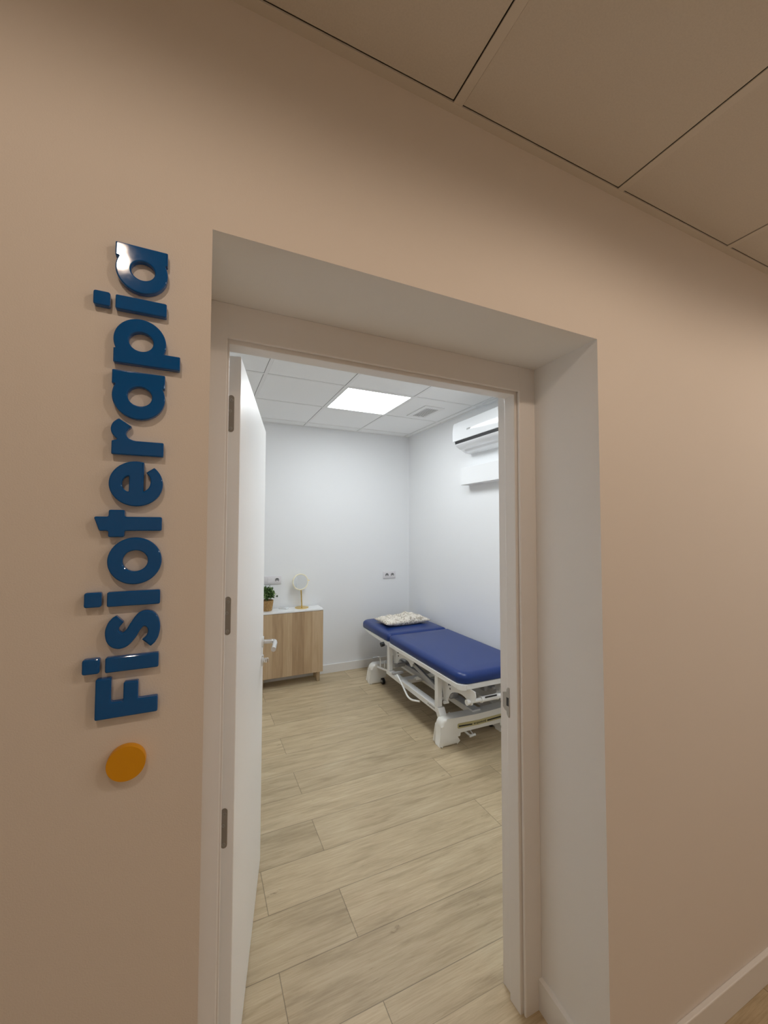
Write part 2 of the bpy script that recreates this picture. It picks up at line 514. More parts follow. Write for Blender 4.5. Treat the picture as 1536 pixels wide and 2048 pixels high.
GXR = [0.4216 + 0.6022 * k for k in range(-2, 4)]
GYR = [2.1395 + 0.5977 * k for k in range(-3, 3)]
LX, LY, LY_FILL = (GXR[3] + GXR[4]) / 2, (GYR[3] + GYR[4]) / 2, (GYR[1] + GYR[2]) / 2
bk = ceiling('ceiling', M['tile'], XR0, X2, D2, Y2, Z2, GXR, GYR, 0.022, holes=((LX, LY), (LX, LY_FILL)))
struct('trim_1', bk, M['gap'])
GXC = [0.5393 + 0.5765 * k for k in range(-6, 8)]
GYC = [-1.82, -1.22, -0.62]
HPX, HPY, HPX2 = (GXC[9] + GXC[10]) / 2, (GYC[0] + GYC[1]) / 2, (GXC[2] + GXC[3]) / 2
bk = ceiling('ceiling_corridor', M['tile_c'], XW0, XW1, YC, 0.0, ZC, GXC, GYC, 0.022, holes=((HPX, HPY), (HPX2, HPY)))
struct('trim_2', bk, M['gap'])

def tgrid(name, x0, x1, y0, y1, z, gx, gy, mt=None):
    bm = BM()
    h = 0.0115
    for g in gx:
        if x0 < g < x1: box(bm, g - h, g + h, y0 + 0.001, y1 - 0.001, z, z + 0.003)
    for g in gy:
        if y0 < g < y1:
            cuts = [x0] + [k for k in gx if x0 < k < x1] + [x1]
            for a, b in zip(cuts, cuts[1:]):
                box(bm, a + (h + 0.0006 if a in gx else 0), b - (h + 0.0006 if b in gx else 0), g - h, g + h, z + 0.0004, z + 0.003)
    # wall angle
    s = 0.022
    box(bm, x0, x1, y0, y0 + s, z - 0.0005, z + 0.0045)
    box(bm, x0, x1, y1 - s, y1, z - 0.0005, z + 0.0045)
    box(bm, x0, x0 + s, y0 + s, y1 - s, z - 0.0005, z + 0.0045)
    box(bm, x1 - s, x1, y0 + s, y1 - s, z - 0.0005, z + 0.0045)
    struct(name, bm, mt or M['tbar'])
tgrid('trim_3', XR0, X2, D2, Y2, Z2, GXR, GYR)
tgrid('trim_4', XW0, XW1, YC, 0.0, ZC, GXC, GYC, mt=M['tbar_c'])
# lowered step of the ceiling edge above the air conditioner
struct('trim_5', box(BM(), X2 - 0.05, X2 - 0.022, D2 + 0.03, 2.05, Z2 - 0.012, Z2 + 0.001, 0.002, 1), M['tbar'])

# skirting boards
BH, BT = 0.0963, 0.015
def skirt(name, x0, x1, y0, y1, h=BH):
    struct(name, box(BM(), x0, x1, y0, y1, 0, h, 0.003, 2), M['base'])
skirt('baseboard_front', XR, XW1, -BT, 0)
skirt('baseboard_front_left', XW0, XL, -BT, 0)
skirt('baseboard_back', XR0, X2, Y2 - BT, Y2, 0.090)
skirt('baseboard_right', X2 - BT, X2, D2, Y2 - BT, 0.090)
skirt('baseboard_left', XR0, XR0 + BT, D2, Y2 - BT, 0.090)
bm = prism(BM(), [(XR - BT, -BT), (XR, -BT), (XR + 0.001, 0), (XR1, D1), (XR1 - BT, D1)], 'z', 0, BH)
struct('baseboard_reveal', bm, M['base'])

# door frame: face boards, stop and rebate
fr = thing('trim_6', (0.5, D1, 0))
tag(fr, kind='structure')
def side_poly(sgn):
    if sgn > 0:   # right jamb (x, y)
        return [(XR1 - 0.0005, D1), (FR + 0.002, D1), (FR, D1 + 0.002), (FR, D1 + 0.009), (FR + 0.004, D1 + 0.010), (FR + 0.004, D1 + 0.013),
                (FR - 0.009, D1 + 0.014), (FR - 0.010, D1 + 0.016), (FR - 0.010, 0.318), (FR - 0.009, 0.320), (FR + 0.004, 0.3205), (FR + 0.004, 0.368), (FR + 0.006, 0.370), (XR1 - 0.0005, 0.370)]
    return [(XL + 0.0005, D1), (FL - 0.002, D1), (FL, D1 + 0.002), (FL, D1 + 0.009), (FL - 0.004, D1 + 0.010), (FL - 0.004, D1 + 0.013),
            (FL + 0.005, D1 + 0.014), (FL + 0.006, D1 + 0.016), (FL + 0.006, 0.318), (FL + 0.005, 0.320), (FL - 0.004, 0.3205), (FL - 0.004, 0.368), (FL - 0.006, 0.370), (XL + 0.0005, 0.370)]
obj('jamb', prism(BM(), side_poly(1), 'z', 0, ZT1 - 0.0005), M['lacq'], fr)
obj('jamb', prism(BM(), side_poly(-1), 'z', 0, ZT1 - 0.0005), M['lacq'], fr)
hp = [(D1 + 0.0004, ZT1 - 0.0005), (D1 + 0.0004, FT + 0.002), (D1 + 0.002, FT), (D1 + 0.009, FT), (D1 + 0.010, FT + 0.004), (D1 + 0.013, FT + 0.004),
      (D1 + 0.014, FT - 0.009), (D1 + 0.016, FT - 0.010), (0.318, FT - 0.010), (0.320, FT - 0.009), (0.3205, FT + 0.013), (0.368, FT + 0.013), (0.370, FT + 0.015), (0.370, ZT1 - 0.0005)]
obj('head_jamb', prism(BM(), hp, 'x', FL - 0.0035, FR + 0.0035), M['lacq'], fr)
bm = BM()   # strike plate on the right rebate, with lug towards the room
sp = [(0.3075, 0.9285), (0.3090, 0.9240), (0.3135, 0.9240), (0.3200, 0.9330), (0.3215, 0.9420), (0.3300, 0.9440), (0.3395, 0.9520), (0.3395, 1.0000), (0.3300, 1.0030),
      (0.3215, 1.0060), (0.3200, 1.0160), (0.3150, 1.0230), (0.3090, 1.0230), (0.3075, 1.0190)]
sp = [(y + 0.0, z - 0.004) for y, z in sp]
xs_ = FR - 0.010
prism(bm, sp, 'x', xs_ - 0.0018, xs_ + 0.004)
stp = obj('strike_plate', bm, M['satin'], fr); tag(stp, 'satin steel strike plate')
obj('latch_hole', box(BM(), xs_ - 0.0022, xs_ - 0.0016, 0.3105, 0.3215, 0.957, 0.985), M['black'], stp)

# ------------------------------------------------------------------ door leaf, open into the room
HX, HY, DA, DW, DH, DT = 0.1019, 0.3770, 0.2216, 0.8914, 2.0296, 0.035
door = thing('door_1', (HX, HY, 0)); tag(door, kind='structure')
ld, ln = Vector((math.sin(DA), math.cos(DA), 0)), Vector((math.cos(DA), -math.sin(DA), 0))
LM = Matrix(((ld.x, ln.x, 0, HX), (ld.y, ln.y, 0, HY), (0, 0, 1, 0), (0, 0, 0, 1)))   # local: s along leaf, n off the visible face, z
def dl(bm): bmesh.ops.transform(bm, matrix=LM, verts=bm.verts); return bm
leaf = obj('door_leaf', dl(box(BM(), 0, DW, -DT, 0, 0.008, DH, 0.0015, 1)), M['door'], door)
for zc in (1.870, 1.326, 0.777):
    bm = BM()
    h, r_ = 0.0505, 0.0078
    poly = []
    for i in range(13): poly.append((-0.0232 + r_ * math.cos(PI * i / 12), h - r_ + r_ * math.sin(PI * i / 12)))
    for i in range(13): poly.append((-0.0232 - r_ * math.cos(PI * i / 12), -h + r_ - r_ * math.sin(PI * i / 12)))
    prism(bm, [(a - 0.0005, b + zc) for a, b in poly], 'x', -0.0012, 0.004)
    hg = obj('hinge', dl(bm), M['hingem'], door); tag(hg, 'satin nickel hinge plate')
    for dz, dn in ((0.0365, 0.001), (0.007, -0.002), (-0.0405, 0.0)):
        bm = BM(); lathe(bm, [(0.0042, 0.0015), (0.0042, -0.0004), (0.0032, -0.0008), (0.0028, 0.0004), (0.0012, 0.0004), (0.001, -0.0002)], -0.0014, -0.0237 + dn, zc + dz, 16, 'x')
        obj('screw', dl(bm), M['satin'], hg, True)
# lever handle, rosette and turn
hz, hs = 1.030, 0.832
bm = BM()
lathe(bm, [(0.026, 0.0), (0.026, 0.007), (0.0245, 0.009), (0.010, 0.009), (0.010, 0.045)], hs, 0.0, hz, 28, 'y')
han = obj('door_handle', dl(bm), M['chrome'], door, True, 0.5); tag(han, 'satin chrome lever handle')
bm = BM()
tube(bm, smooth_path([(hs + 0.004, 0.043, hz), (hs - 0.005, 0.058, hz), (hs - 0.025, 0.060, hz - 0.001), (hs - 0.125, 0.058, hz - 0.002)], 0.012, 5), 0.0105, 14)
obj('grip', dl(bm), M['chrome'], han, True, 0.8)
bm = BM()
lathe(bm, [(0.026, 0.0), (0.026, 0.006), (0.0245, 0.008), (0.010, 0.008), (0.010, 0.016), (0.0001, 0.016)], hs, 0.0, hz - 0.085, 28, 'y')
lk = obj('lock_rosette', dl(bm), M['chrome'], door, True, 0.5)
bm = BM(); box(bm, hs - 0.004, hs + 0.004, 0.014, 0.030, hz - 0.096, hz - 0.074, 0.003, 2)
obj('thumb_turn', dl(bm), M['chrome'], lk, True, 0.8)
bm = BM()   # outer side fittings
lathe(bm, [(0.026, 0.0), (0.026, -0.007), (0.0245, -0.009), (0.010, -0.009), (0.010, -0.045)], hs, -DT, hz, 28, 'y')
tube(bm, smooth_path([(hs, -0.078, hz), (hs - 0.005, -0.093, hz), (hs - 0.025, -0.095, hz), (hs - 0.125, -0.093, hz)], 0.012, 5), 0.0105, 14)
obj('door_handle', dl(bm), M['chrome'], door, True, 0.7)
bm = BM(); box(bm, DW - 0.0005, DW + 0.0012, -0.028, -0.008, 0.92, 1.07, 0.0005, 1)
obj('latch_plate', dl(bm), M['satin'], door)

# ------------------------------------------------------------------ wall sign: separate raised letters reading upwards
def fillet(poly, r):
    out = []
    n = len(poly)
    for i in range(n):
        a, b, c = Vector(poly[i - 1]), Vector(poly[i]), Vector(poly[(i + 1) % n])
        d1, d2 = a - b, c - b
        if d1.length < 1e-6 or d2.length < 1e-6: continue
        turn = PI - d1.angle(d2)
        if turn < 0.45: out.append((b.x, b.y)); continue
        k = min(r * max(0.6, math.tan(turn / 2)), d1.length * 0.45, d2.length * 0.45)
        p, q = b + d1.normalized() * k, b + d2.normalized() * k
        for j in range(6):
            t = j / 5
            v = p * (1 - t) ** 2 + b * 2 * t * (1 - t) + q * t * t
            out.append((v.x, v.y))
    return out
def arc(cx, cy, rx, ry, a0, a1, n=40):
    return [(cx + rx * math.cos(math.radians(a0 + (a1 - a0) * i / n)), cy + ry * math.sin(math.radians(a0 + (a1 - a0) * i / n))) for i in range(n + 1)]
def spline(pts, n=10):
    out = []
    P = [Vector(pts[0]) * 2 - Vector(pts[1])] + [Vector(p) for p in pts] + [Vector(pts[-1]) * 2 - Vector(pts[-2])]
    for i in range(1, len(P) - 2):
        for k in range(n):
            t = k / n
            a, b, c, d = P[i - 1:i + 3]
            out.append(0.5 * (2 * b + (c - a) * t + (2 * a - 5 * b + 4 * c - d) * t * t + (3 * b - a - 3 * c + d) * t ** 3))
    out.append(P[-2])
    return out
def stroke(pts, hw):
    s = spline(pts)
    L_, R_ = [], []
    for i, p in enumerate(s):
        d = (s[min(i + 1, len(s) - 1)] - s[max(i - 1, 0)]).normalized()
        nrm = Vector((-d.y, d.x))
        L_.append(tuple(p + nrm * hw)); R_.append(tuple(p - nrm * hw))
    return L_ + R_[::-1]
R = 3.0
def bowl_letter(stem_x0, stem_x1, cx, v0, v1, stem_right):
    """round bowl merged with a stem; v0, v1 stem ends"""
    rx, ry, cy = 38.0, 38.0, 37.5
    xe = stem_x0 if stem_right else stem_x1
    k = math.degrees(math.acos((xe - cx) / rx))
    if stem_right:
        out = arc(cx, cy, rx, ry, k, 360 - k, 56)
        outer = out + [(xe, 0), (stem_x1, 0), (stem_x1, v1), (xe, v1)]
        return outer
    out = arc(cx, cy, rx, ry, k, -k, 56)
    return [(xe, v1)] + out + [(xe, v0), (stem_x0, v0), (stem_x0, v1)]
G = {
    'F': [fillet([(0, 0), (25, 0), (25, 28), (54, 28), (54, 48.5), (25, 48.5), (25, 65), (63, 65), (63, 86), (0, 86)], R)],
    'i_stem': [fillet([(0, 0), (23.5, 0), (23.5, 74), (0, 74)], R)],
    'i_dot': [fillet([(0.5, 81), (24, 81), (24, 104), (0.5, 104)], R + 1)],
    's': [fillet([(53, 61)] + [tuple(p) for p in spline([(50, 66), (42, 72), (29, 75.5), (14, 73.5), (3.5, 66), (0, 55), (4, 43.5), (15, 34), (27, 27.5), (32.5, 22.5), (30, 18), (23.5, 16.6), (17, 19), (11.5, 24.5)], 6)]
                 + [(-0.5, 12)] + [tuple(p) for p in spline([(5, 6), (15, 1), (30, -1.2), (45, 1.5), (55, 9), (58.5, 21), (54, 31.5), (42, 40), (31, 46), (25.5, 51.5), (28, 56), (33.5, 56.5), (42, 50.5)], 6)], 1.5)],
    'o': [arc(38, 37.2, 38, 38.2, 0, 354, 60), arc(38, 36.8, 16.8, 17.6, 0, 354, 40)],
    't': [fillet([(0, 0), (23, 0), (23, 53), (34, 53), (34, 75), (23, 75), (23, 95), (0, 87), (0, 75), (-10, 75), (-10, 53), (0, 53)], R)],
    'e': [fillet(arc(37, 38, 37, 38.3, -41, -376, 60) + [(24.5, 28)] + [tuple(p) for p in spline([(26, 25.5), (31, 20.5), (39, 18), (48, 19.2), (56, 24.5)], 5)], 1.6),
          fillet([(24, 48.5), (49.5, 48.5)] + arc(36.5, 48.5, 12.6, 9.5, 20, 160, 12), 1.5)],
    'r': [fillet([(0, 0), (24, 0), (24, 40)] + [tuple(p) for p in spline([(24.6, 44), (28, 51), (34, 54), (40, 52.5), (47, 46.5)], 5)]
                 + [(59, 64.5)] + [tuple(p) for p in spline([(57, 67.5), (51, 73), (42, 75.5), (33, 73.5), (24.5, 66.5)], 5)] + [(22, 74), (0, 74)], 2.2)],
    'a': [fillet(bowl_letter(55.5, 79, 38, 0, 76, True), 2.2), arc(38.5, 36.3, 16, 17.4, 0, 354, 40)],
    'p': [fillet(bowl_letter(0, 24, 39.5, -22, 75, False), 2.2), arc(39.5, 36.3, 16, 17.6, 0, 354, 40)],
}
def letter_mesh(key, m, name, u0, parent, thick=0.012, v_base=-0.053):
    cu = bpy.data.curves.new('outline', 'CURVE')
    cu.dimensions = '2D'; cu.fill_mode = 'BOTH'
    bv = 0.0022
    cu.extrude = thick / 2 - bv; cu.bevel_depth = bv; cu.bevel_resolution = 3; cu.offset = -bv
    for pl in G[key]:
        sp_ = cu.splines.new('POLY')
        sp_.points.add(len(pl) - 1)
        for i, (a, b) in enumerate(pl): sp_.points[i].co = (a / 1000, b / 1000, 0, 1)
        sp_.use_cyclic_u = True
    o = bpy.data.objects.new('outline', cu); C.objects.link(o)
    me = bpy.data.meshes.new_from_object(o.evaluated_get(bpy.context.evaluated_depsgraph_get()))
    bm = bmesh.new(); bm.from_mesh(me)
    bmesh.ops.remove_doubles(bm, verts=bm.verts, dist=0.00002)
    mt = Matrix(((0, -1, 0, v_base), (0, 0, -1, -thick / 2 - 0.0004), (1, 0, 0, u0), (0, 0, 0, 1)))
    bmesh.ops.transform(bm, matrix=mt, verts=bm.verts)
    bpy.data.objects.remove(o); bpy.data.curves.remove(cu); bpy.data.meshes.remove(me)
    return obj(name, bm, m, parent, True, 0.16)
GRP = 'blue raised letters of the wall sign'
def sign_letter(key, u0, label):
    o = letter_mesh(key, M['blue'], 'sign_letter', u0, None)
    tag(o, label, 'letter', GRP)
def sign_i(u0, label):
    t = thing('sign_letter', (-0.09, -0.0004, u0 + 0.012), label, 'letter', GRP)
    letter_mesh('i_stem', M['blue'], 'letter_stem', u0, t)
    letter_mesh('i_dot', M['blue'], 'letter_dot', u0, t)
sign_letter('F', 1.260, 'glossy blue capital letter F at the bottom of the vertical wall sign')
sign_i(1.3315, 'lowest blue letter i of the sign, between the F and the s')
sign_letter('s', 1.3670, 'glossy blue letter s of the vertical wall sign')
sign_i(1.4345, 'middle blue letter i of the sign, between the s and the o')
sign_letter('o', 1.4685, 'glossy blue letter o of the vertical wall sign, a plain ring')
sign_letter('t', 1.5550, 'glossy blue letter t with a crossbar on the vertical wall sign')
sign_letter('e', 1.5950, 'glossy blue letter e with a narrow eye on the vertical wall sign')
sign_letter('r', 1.6785, 'glossy blue letter r with a hooked arm on the vertical wall sign')
sign_letter('a', 1.7380, 'lower blue letter a of the sign, between the r and the p')
sign_letter('p', 1.8290, 'glossy blue letter p whose stem reaches below the baseline on the sign')
sign_i(1.9175, 'topmost blue letter i of the sign, between the p and the last a')
sign_letter('a', 1.9505, 'topmost blue letter a ending the sign, with bright lamp reflections')
bm = BM(); lathe(bm, [(0.0272, 0.0), (0.0272, -0.0112), (0.0268, -0.012), (0.0001, -0.012)], -0.0952, -0.0004, 1.1855, 64, 'y')
tag(obj('sign_disc', bm, M['yellow'], None, True, 0.5), 'round yellow disc on the wall below the blue letter F', 'disc')

# ------------------------------------------------------------------ lamps
def panel_light(px, py, pz, m, label):
    pl = thing('ceiling_panel_light', (px, py, pz), label, 'ceiling light', 'square ceiling panel lights')
    h = 0.289
    bm = BM()
    for a, b, c, d in ((-h, h, -h, -h + 0.012), (-h, h, h - 0.012, h), (-h, -h + 0.012, -h + 0.012, h - 0.012), (h - 0.012, h, -h + 0.012, h - 0.012)):
        box(bm, px + a, px + b, py + c, py + d, pz - 0.001, pz + 0.012)
    obj('panel_frame', bm, M['tbar'], pl)
    obj('diffuser', box(BM(), px - h + 0.012, px + h - 0.012, py - h + 0.012, py + h - 0.012, pz + 0.004, pz + 0.010), m, pl)
panel_light(LX, LY, Z2, panel_m, 'square white glowing panel light set in the treatment room ceiling')
panel_light(LX, LY_FILL, Z2, panel_m, 'added unseen fill panel of the treatment room nearest the doorway, above the header')  # unseen second panel, added to brighten the room and door leaf
panel_light(HPX, HPY, ZC, hall_fill_bright_m, 'added unseen fill panel in the corridor ceiling right of the doorway')  # added out of view to brighten the right corridor wall
panel_light(HPX2, HPY, ZC, hall_fill_m, 'added unseen fill panel in the corridor ceiling left of the doorway')  # added out of view to lift the reveal and left wall
for i, dx in enumerate(DOWN_X):
    names_ = ['leftmost', 'second from the left', 'second from the right', 'rightmost']
    t = thing('downlight', (dx, DOWN_Y, ZC), 'round warm recessed downlight in the corridor ceiling, %s of the row' % names_[i], 'ceiling light', 'corridor downlights')
    bm = BM(); lathe(bm, [(0.058, 0.001), (0.060, -0.003), (0.052, -0.006), (0.026, -0.004), (0.023, 0.001)], dx, DOWN_Y, ZC, 32)
    obj('trim_ring', bm, M['tbar'], t, True)
    bm = BM(); lathe(bm, [(0.022, -0.0045), (0.020, -0.0055), (0.0001, -0.006)], dx, DOWN_Y, ZC, 32)
    obj('lens', bm, lens_m, t, True)
    la = bpy.data.lights.new('downlight_lamp', 'SPOT')
    la.energy = DOWN_W; la.color = DOWN_COL; la.spot_size = math.radians(176); la.spot_blend = 0.35; la.shadow_soft_size = 0.024
    lo = bpy.data.objects.new('downlight_lamp', la); C.objects.link(lo); lo.parent = t; lo.location = (0, 0, -0.05)

# ------------------------------------------------------------------ ceiling vent
vt = thing('ceiling_vent', (1.925, 2.475, Z2), 'white rectangular slatted air vent in the ceiling beside the light panel', 'vent')
bm = BM()
vx0, vx1, vy0, vy1 = 1.822, 2.026, 2.300, 2.655
ix0, ix1, iy0, iy1 = 1.868, 1.993, 2.352, 2.618
zb, zt_ = Z2 - 0.006, Z2 + 0.002
for a, b, c, d in ((vx0, vx1, vy0, iy0), (vx0, vx1, iy1, vy1), (vx0, ix0, iy0, iy1), (ix1, vx1, iy0, iy1)): box(bm, a, b, c, d, zb, zt_, 0.001, 1)
obj('vent_frame', bm, M['tbar'], vt)
obj('vent_backing', box(BM(), ix0, ix1, iy0, iy1, Z2 - 0.0005, Z2 + 0.001), M['vdark'], vt)
for k in range(6):
    cx = ix0 + 0.0125 + k * 0.020
    bm = BM()
    box(bm, -0.0035, 0.0035, iy0, iy1, -0.0008, 0.0008, mtx=Matrix.Translation((cx, 0, Z2 - 0.0045)) @ Matrix.Rotation(0.5, 4, 'Y'))
    obj('vent_slat', bm, M['tbar'], vt)

# ------------------------------------------------------------------ air conditioner and boxed trunking
ac = thing('air_conditioner', (X2, 1.86, 2.24), 'white wall-mounted air conditioner high on the right wall', 'air conditioner')
AY0, AY1 = 1.46, 2.277
body = [(X2 - 0.0005, 2.243), (X2 - 0.0005, 2.520), (2.140, 2.520), (2.122, 2.512), (2.120, 2.34), (2.132, 2.318), (2.150, 2.300), (2.205, 2.262), (2.24, 2.246)]
obj('body', prism(BM(), body, 'y', AY0, AY1, 0.004, 2), M['ac'], ac, True, 0.5)
fp = [(2.121, 2.513), (2.108, 2.505), (2.101, 2.485), (2.096, 2.44), (2.0945, 2.40), (2.0955, 2.355), (2.098, 2.341), (2.106, 2.339), (2.119, 2.352)]
obj('front_panel', prism(BM(), fp, 'y', AY0 - 0.002, AY1 + 0.002, 0.003, 2), M['ac'], ac, True, 0.4)
obj('air_slot', prism(BM(), [(2.1045, 2.3385), (2.1185, 2.345), (2.1185, 2.314), (2.1070, 2.315)], 'y', AY0 + 0.03, AY1 - 0.022), M['black'], ac)
lou = [(2.104, 2.313), (2.112, 2.317), (2.130, 2.309), (2.156, 2.288), (2.180, 2.272), (2.178, 2.266), (2.150, 2.276), (2.126, 2.291), (2.110, 2.303)]
obj('louvre', prism(BM(), lou, 'y', AY0 + 0.03, AY1 - 0.022, 0.001, 1), M['ac'], ac, True, 0.5)
obj('bottom_vane', prism(BM(), [(2.183, 2.268), (2.186, 2.272), (2.225, 2.253), (2.222, 2.247), (2.2, 2.255)], 'y', AY0 + 0.05, AY1 - 0.05, 0.001, 1), M['ac'], ac)
tx = text_bm('HTW', 0.022, Matrix(((0, 0, -1, 2.0945), (-1, 0, 0, 2.04), (0, 1, 0, 2.412), (0, 0, 0, 1))), 0.0006)
o = obj('brand_badge', tx, M['gap'], ac); tag(o, 'small grey letters on the front panel')
tr = box(BM(), 2.2045, X2 - 0.0005, D2 + 0.001, 2.314, 1.957, 2.113, 0.0015, 1)
tag(obj('pipe_trunking', tr, M['room']), 'plain white boxed trunking on the right wall under the air conditioner', 'trunking')

# ------------------------------------------------------------------ sockets and switch on the back wall
def schuko(cx, cz, parent):
    y = Y2 - 0.009
    bm = BM(); box(bm, cx - 0.0275, cx + 0.0275, y - 0.003, y, cz - 0.0275, cz + 0.0275, 0.0015, 1)
    f = obj('socket_face', bm, M['sock'], parent)
    bm = BM(); lathe(bm, [(0.0205, -0.0032), (0.0205, -0.0036), (0.0195, -0.0036), (0.0190, -0.0030), (0.0001, -0.0030)], cx, y, cz, 28, 'y')
    obj('socket_well', bm, M['gap'], f)
    bm = BM()
    for dx in (-0.0095, 0.0095): cyl(bm, (cx + dx, y - 0.004, cz), (cx + dx, y - 0.003, cz), 0.003, n=12)
    box(bm, cx - 0.012, cx + 0.012, y - 0.0045, y - 0.0030, cz - 0.019, cz - 0.006)
    obj('socket_contact', bm, M['sock'], f)
t = thing('wall_socket', (2.040, Y2, 1.017), 'white double power socket on the back wall above the head of the bed', 'socket')
obj('socket_plate', box(BM(), 1.960, 2.118, Y2 - 0.009, Y2, 0.976, 1.059, 0.003, 2), M['sock'], t, True, 0.5)
schuko(2.005, 1.017, t); schuko(2.075, 1.017, t)
t = thing('wall_switch', (0.72, Y2, 1.024), 'white light switch paired with a socket on the back wall above the plant', 'switch')
obj('switch_plate', box(BM(), 0.630, 0.800, Y2 - 0.009, Y2, 0.982, 1.066, 0.003, 2), M['sock'], t, True, 0.5)
bm = BM(); box(bm, 0.662, 0.709, Y2 - 0.0135, Y2 - 0.0085, 0.998, 1.048, 0.0015, 1)
obj('rocker', bm, M['sock'], t)
schuko(0.757, 1.024, t)

# ------------------------------------------------------------------ cabinet
cb = thing('cabinet', (0.583, 3.37, 0), 'low oak-fronted cabinet with a white top against the back wall', 'cabinet')
CX0, CX1, CY0, CY1, CZ0, CZ1 = -0.010, 1.1895, 3.275, 3.478, 0.1015, 0.7365
bm = BM()
box(bm, CX0, CX0 + 0.016, CY0 + 0.019, CY1, CZ0, CZ1 - 0.016)
box(bm, CX1 - 0.016, CX1, CY0 + 0.019, CY1, CZ0, CZ1 - 0.016)
box(bm, CX0 + 0.016, CX1 - 0.016, CY0 + 0.019, CY1, CZ0, CZ0 + 0.016)
box(bm, CX0 + 0.016, CX1 - 0.016, CY1 - 0.006, CY1, CZ0 + 0.016, CZ1 - 0.016)
box(bm, 0.582, 0.598, CY0 + 0.02, CY1 - 0.006, CZ0 + 0.016, CZ1 - 0.016)
obj('carcass', bm, M['top'], cb)
obj('cabinet_top', box(BM(), CX0 - 0.001, CX1 + 0.001, CY0 - 0.002, CY1, CZ1 - 0.0155, CZ1, 0.0012, 1), M['top'], cb)
for a, b in ((CX0 + 0.001, 0.5885), (0.5915, CX1 - 0.002)):
    obj('cabinet_door', box(BM(), a, b, CY0, CY0 + 0.0175, CZ0 + 0.002, CZ1 - 0.0185, 0.0012, 1), M['veneer'], cb)
for lx in (0.035, 0.59, 1.150):
    for ly in (3.325, 3.435):
        bm = BM(); lathe(bm, [(0.0165, 0.0), (0.0175, 0.004), (0.0205, CZ0 - 0.0002)], lx, ly, 0, 24)
        obj('leg', bm, M['oakleg'], cb, True, 0.8)

# ------------------------------------------------------------------ things on the cabinet
mr = thing('table_mirror', (0.998, 3.420, CZ1), 'round pale-rimmed mirror on a brass stand on top of the cabinet', 'mirror')
mcx, mcy, mcz = 0.982, 3.418, 1.001
bm = BM(); lathe(bm, [(0.069, 0.0), (0.070, 0.002), (0.070, 0.005), (0.067, 0.007), (0.010, 0.0085), (0.006, 0.012)], 0.998, 3.412, CZ1, 48)
obj('mirror_base', bm, M['brass'], mr, True, 0.5)
bm = BM(); cyl(bm, (0.998, 3.412, CZ1 + 0.008), (0.990, 3.416, mcz - 0.080), 0.0062, n=16)
obj('mirror_pole', bm, M['brass'], mr, True, 0.8)
tilt = Matrix.Translation((mcx, mcy, mcz)) @ Matrix.Rotation(0.10, 4, 'Z') @ Matrix.Rotation(-0.06, 4, 'X')
bm = BM()
prof = [(0.0735, -0.006), (0.0755, -0.0095), (0.0825, -0.0095), (0.0850, -0.006), (0.0850, 0.006), (0.0825, 0.009), (0.0001, 0.0095)]
lathe(bm, prof, 0, 0, 0, 64, 'y'); bmesh.ops.transform(bm, matrix=tilt, verts=bm.verts)
obj('mirror_rim', bm, M['ring'], mr, True, 0.6)
bm = BM()
RC = 0.62
rr = [0.0755 * k / 10 for k in range(10, 0, -1)]
prof = [(r, -0.0062 + (0.0755 ** 2 - r * r) / (2 * RC)) for r in rr] + [(0.0001, -0.0062 + 0.0755 ** 2 / (2 * RC))]
lathe(bm, prof, 0, 0, 0, 64, 'y'); bmesh.ops.transform(bm, matrix=tilt, verts=bm.verts)
obj('mirror_glass', bm, M['mirror'], mr, True, 1.2)
bm = BM(); cyl(bm, (mcx + 0.083, mcy, mcz + 0.012), (mcx + 0.095, mcy, mcz + 0.012), 0.003, n=12)
obj('pivot_pin', bm, M['brass'], mr)
bm = BM(); box(bm, -0.047, 0.047, -0.021, 0.021, 0, 0.013, 0.004, 2, Matrix.Translation((0.815, 3.425, CZ1 + 0.0003)) @ Matrix.Rotation(-0.75, 4, 'Z'))
rc = obj('remote_control', bm, M['ac'], None, True, 0.5)
tag(rc, 'small white remote control lying on the cabinet top beside the mirror', 'remote control')
bm = BM(); box(bm, -0.030, 0.004, -0.014, 0.014, 0.013, 0.0136, mtx=Matrix.Translation((0.815, 3.425, CZ1 + 0.0003)) @ Matrix.Rotation(-0.75, 4, 'Z'))
obj('remote_display', bm, M['grey'], rc)

PX, PY = 0.645, 3.395
pt = thing('potted_plant', (PX, PY, CZ1), 'small bushy green plant in a woven basket pot on the cabinet', 'plant')
bm = BM(); lathe(bm, [(0.044, 0.0), (0.049, 0.004), (0.055, 0.04), (0.061, 0.085), (0.0625, 0.104), (0.059, 0.105), (0.056, 0.095), (0.0001, 0.093)], PX, PY, CZ1 + 0.0003, 40)
obj('basket_pot', bm, M['basket'], pt, True, 0.6)
def leaf(bm, base, d, L_, W_, roll):
    d = d.normalized()
    a = d.orthogonal().normalized(); a = Matrix.Rotation(roll, 3, d) @ a
    nrm = d.cross(a)
    prof = [(0, 0.12), (0.25, 0.75), (0.5, 1.0), (0.78, 0.7), (1, 0.05)]
    rows = []
    for t, wd in prof:
        c = base + d * L_ * t + nrm * (math.sin(t * PI) * L_ * 0.12 - t * t * L_ * 0.15)
        rows.append([bm.verts.new(c - a * W_ * wd + nrm * W_ * 0.3 * wd), bm.verts.new(c), bm.verts.new(c + a * W_ * wd + nrm * W_ * 0.3 * wd)])
    for A, B in zip(rows, rows[1:]):
        for k in (0, 1): bm.faces.new((A[k], A[k + 1], B[k + 1], B[k]))
b1, b2, b3 = BM(), BM(), BM()
cc = Vector((PX, PY - 0.005, CZ1 + 0.155))
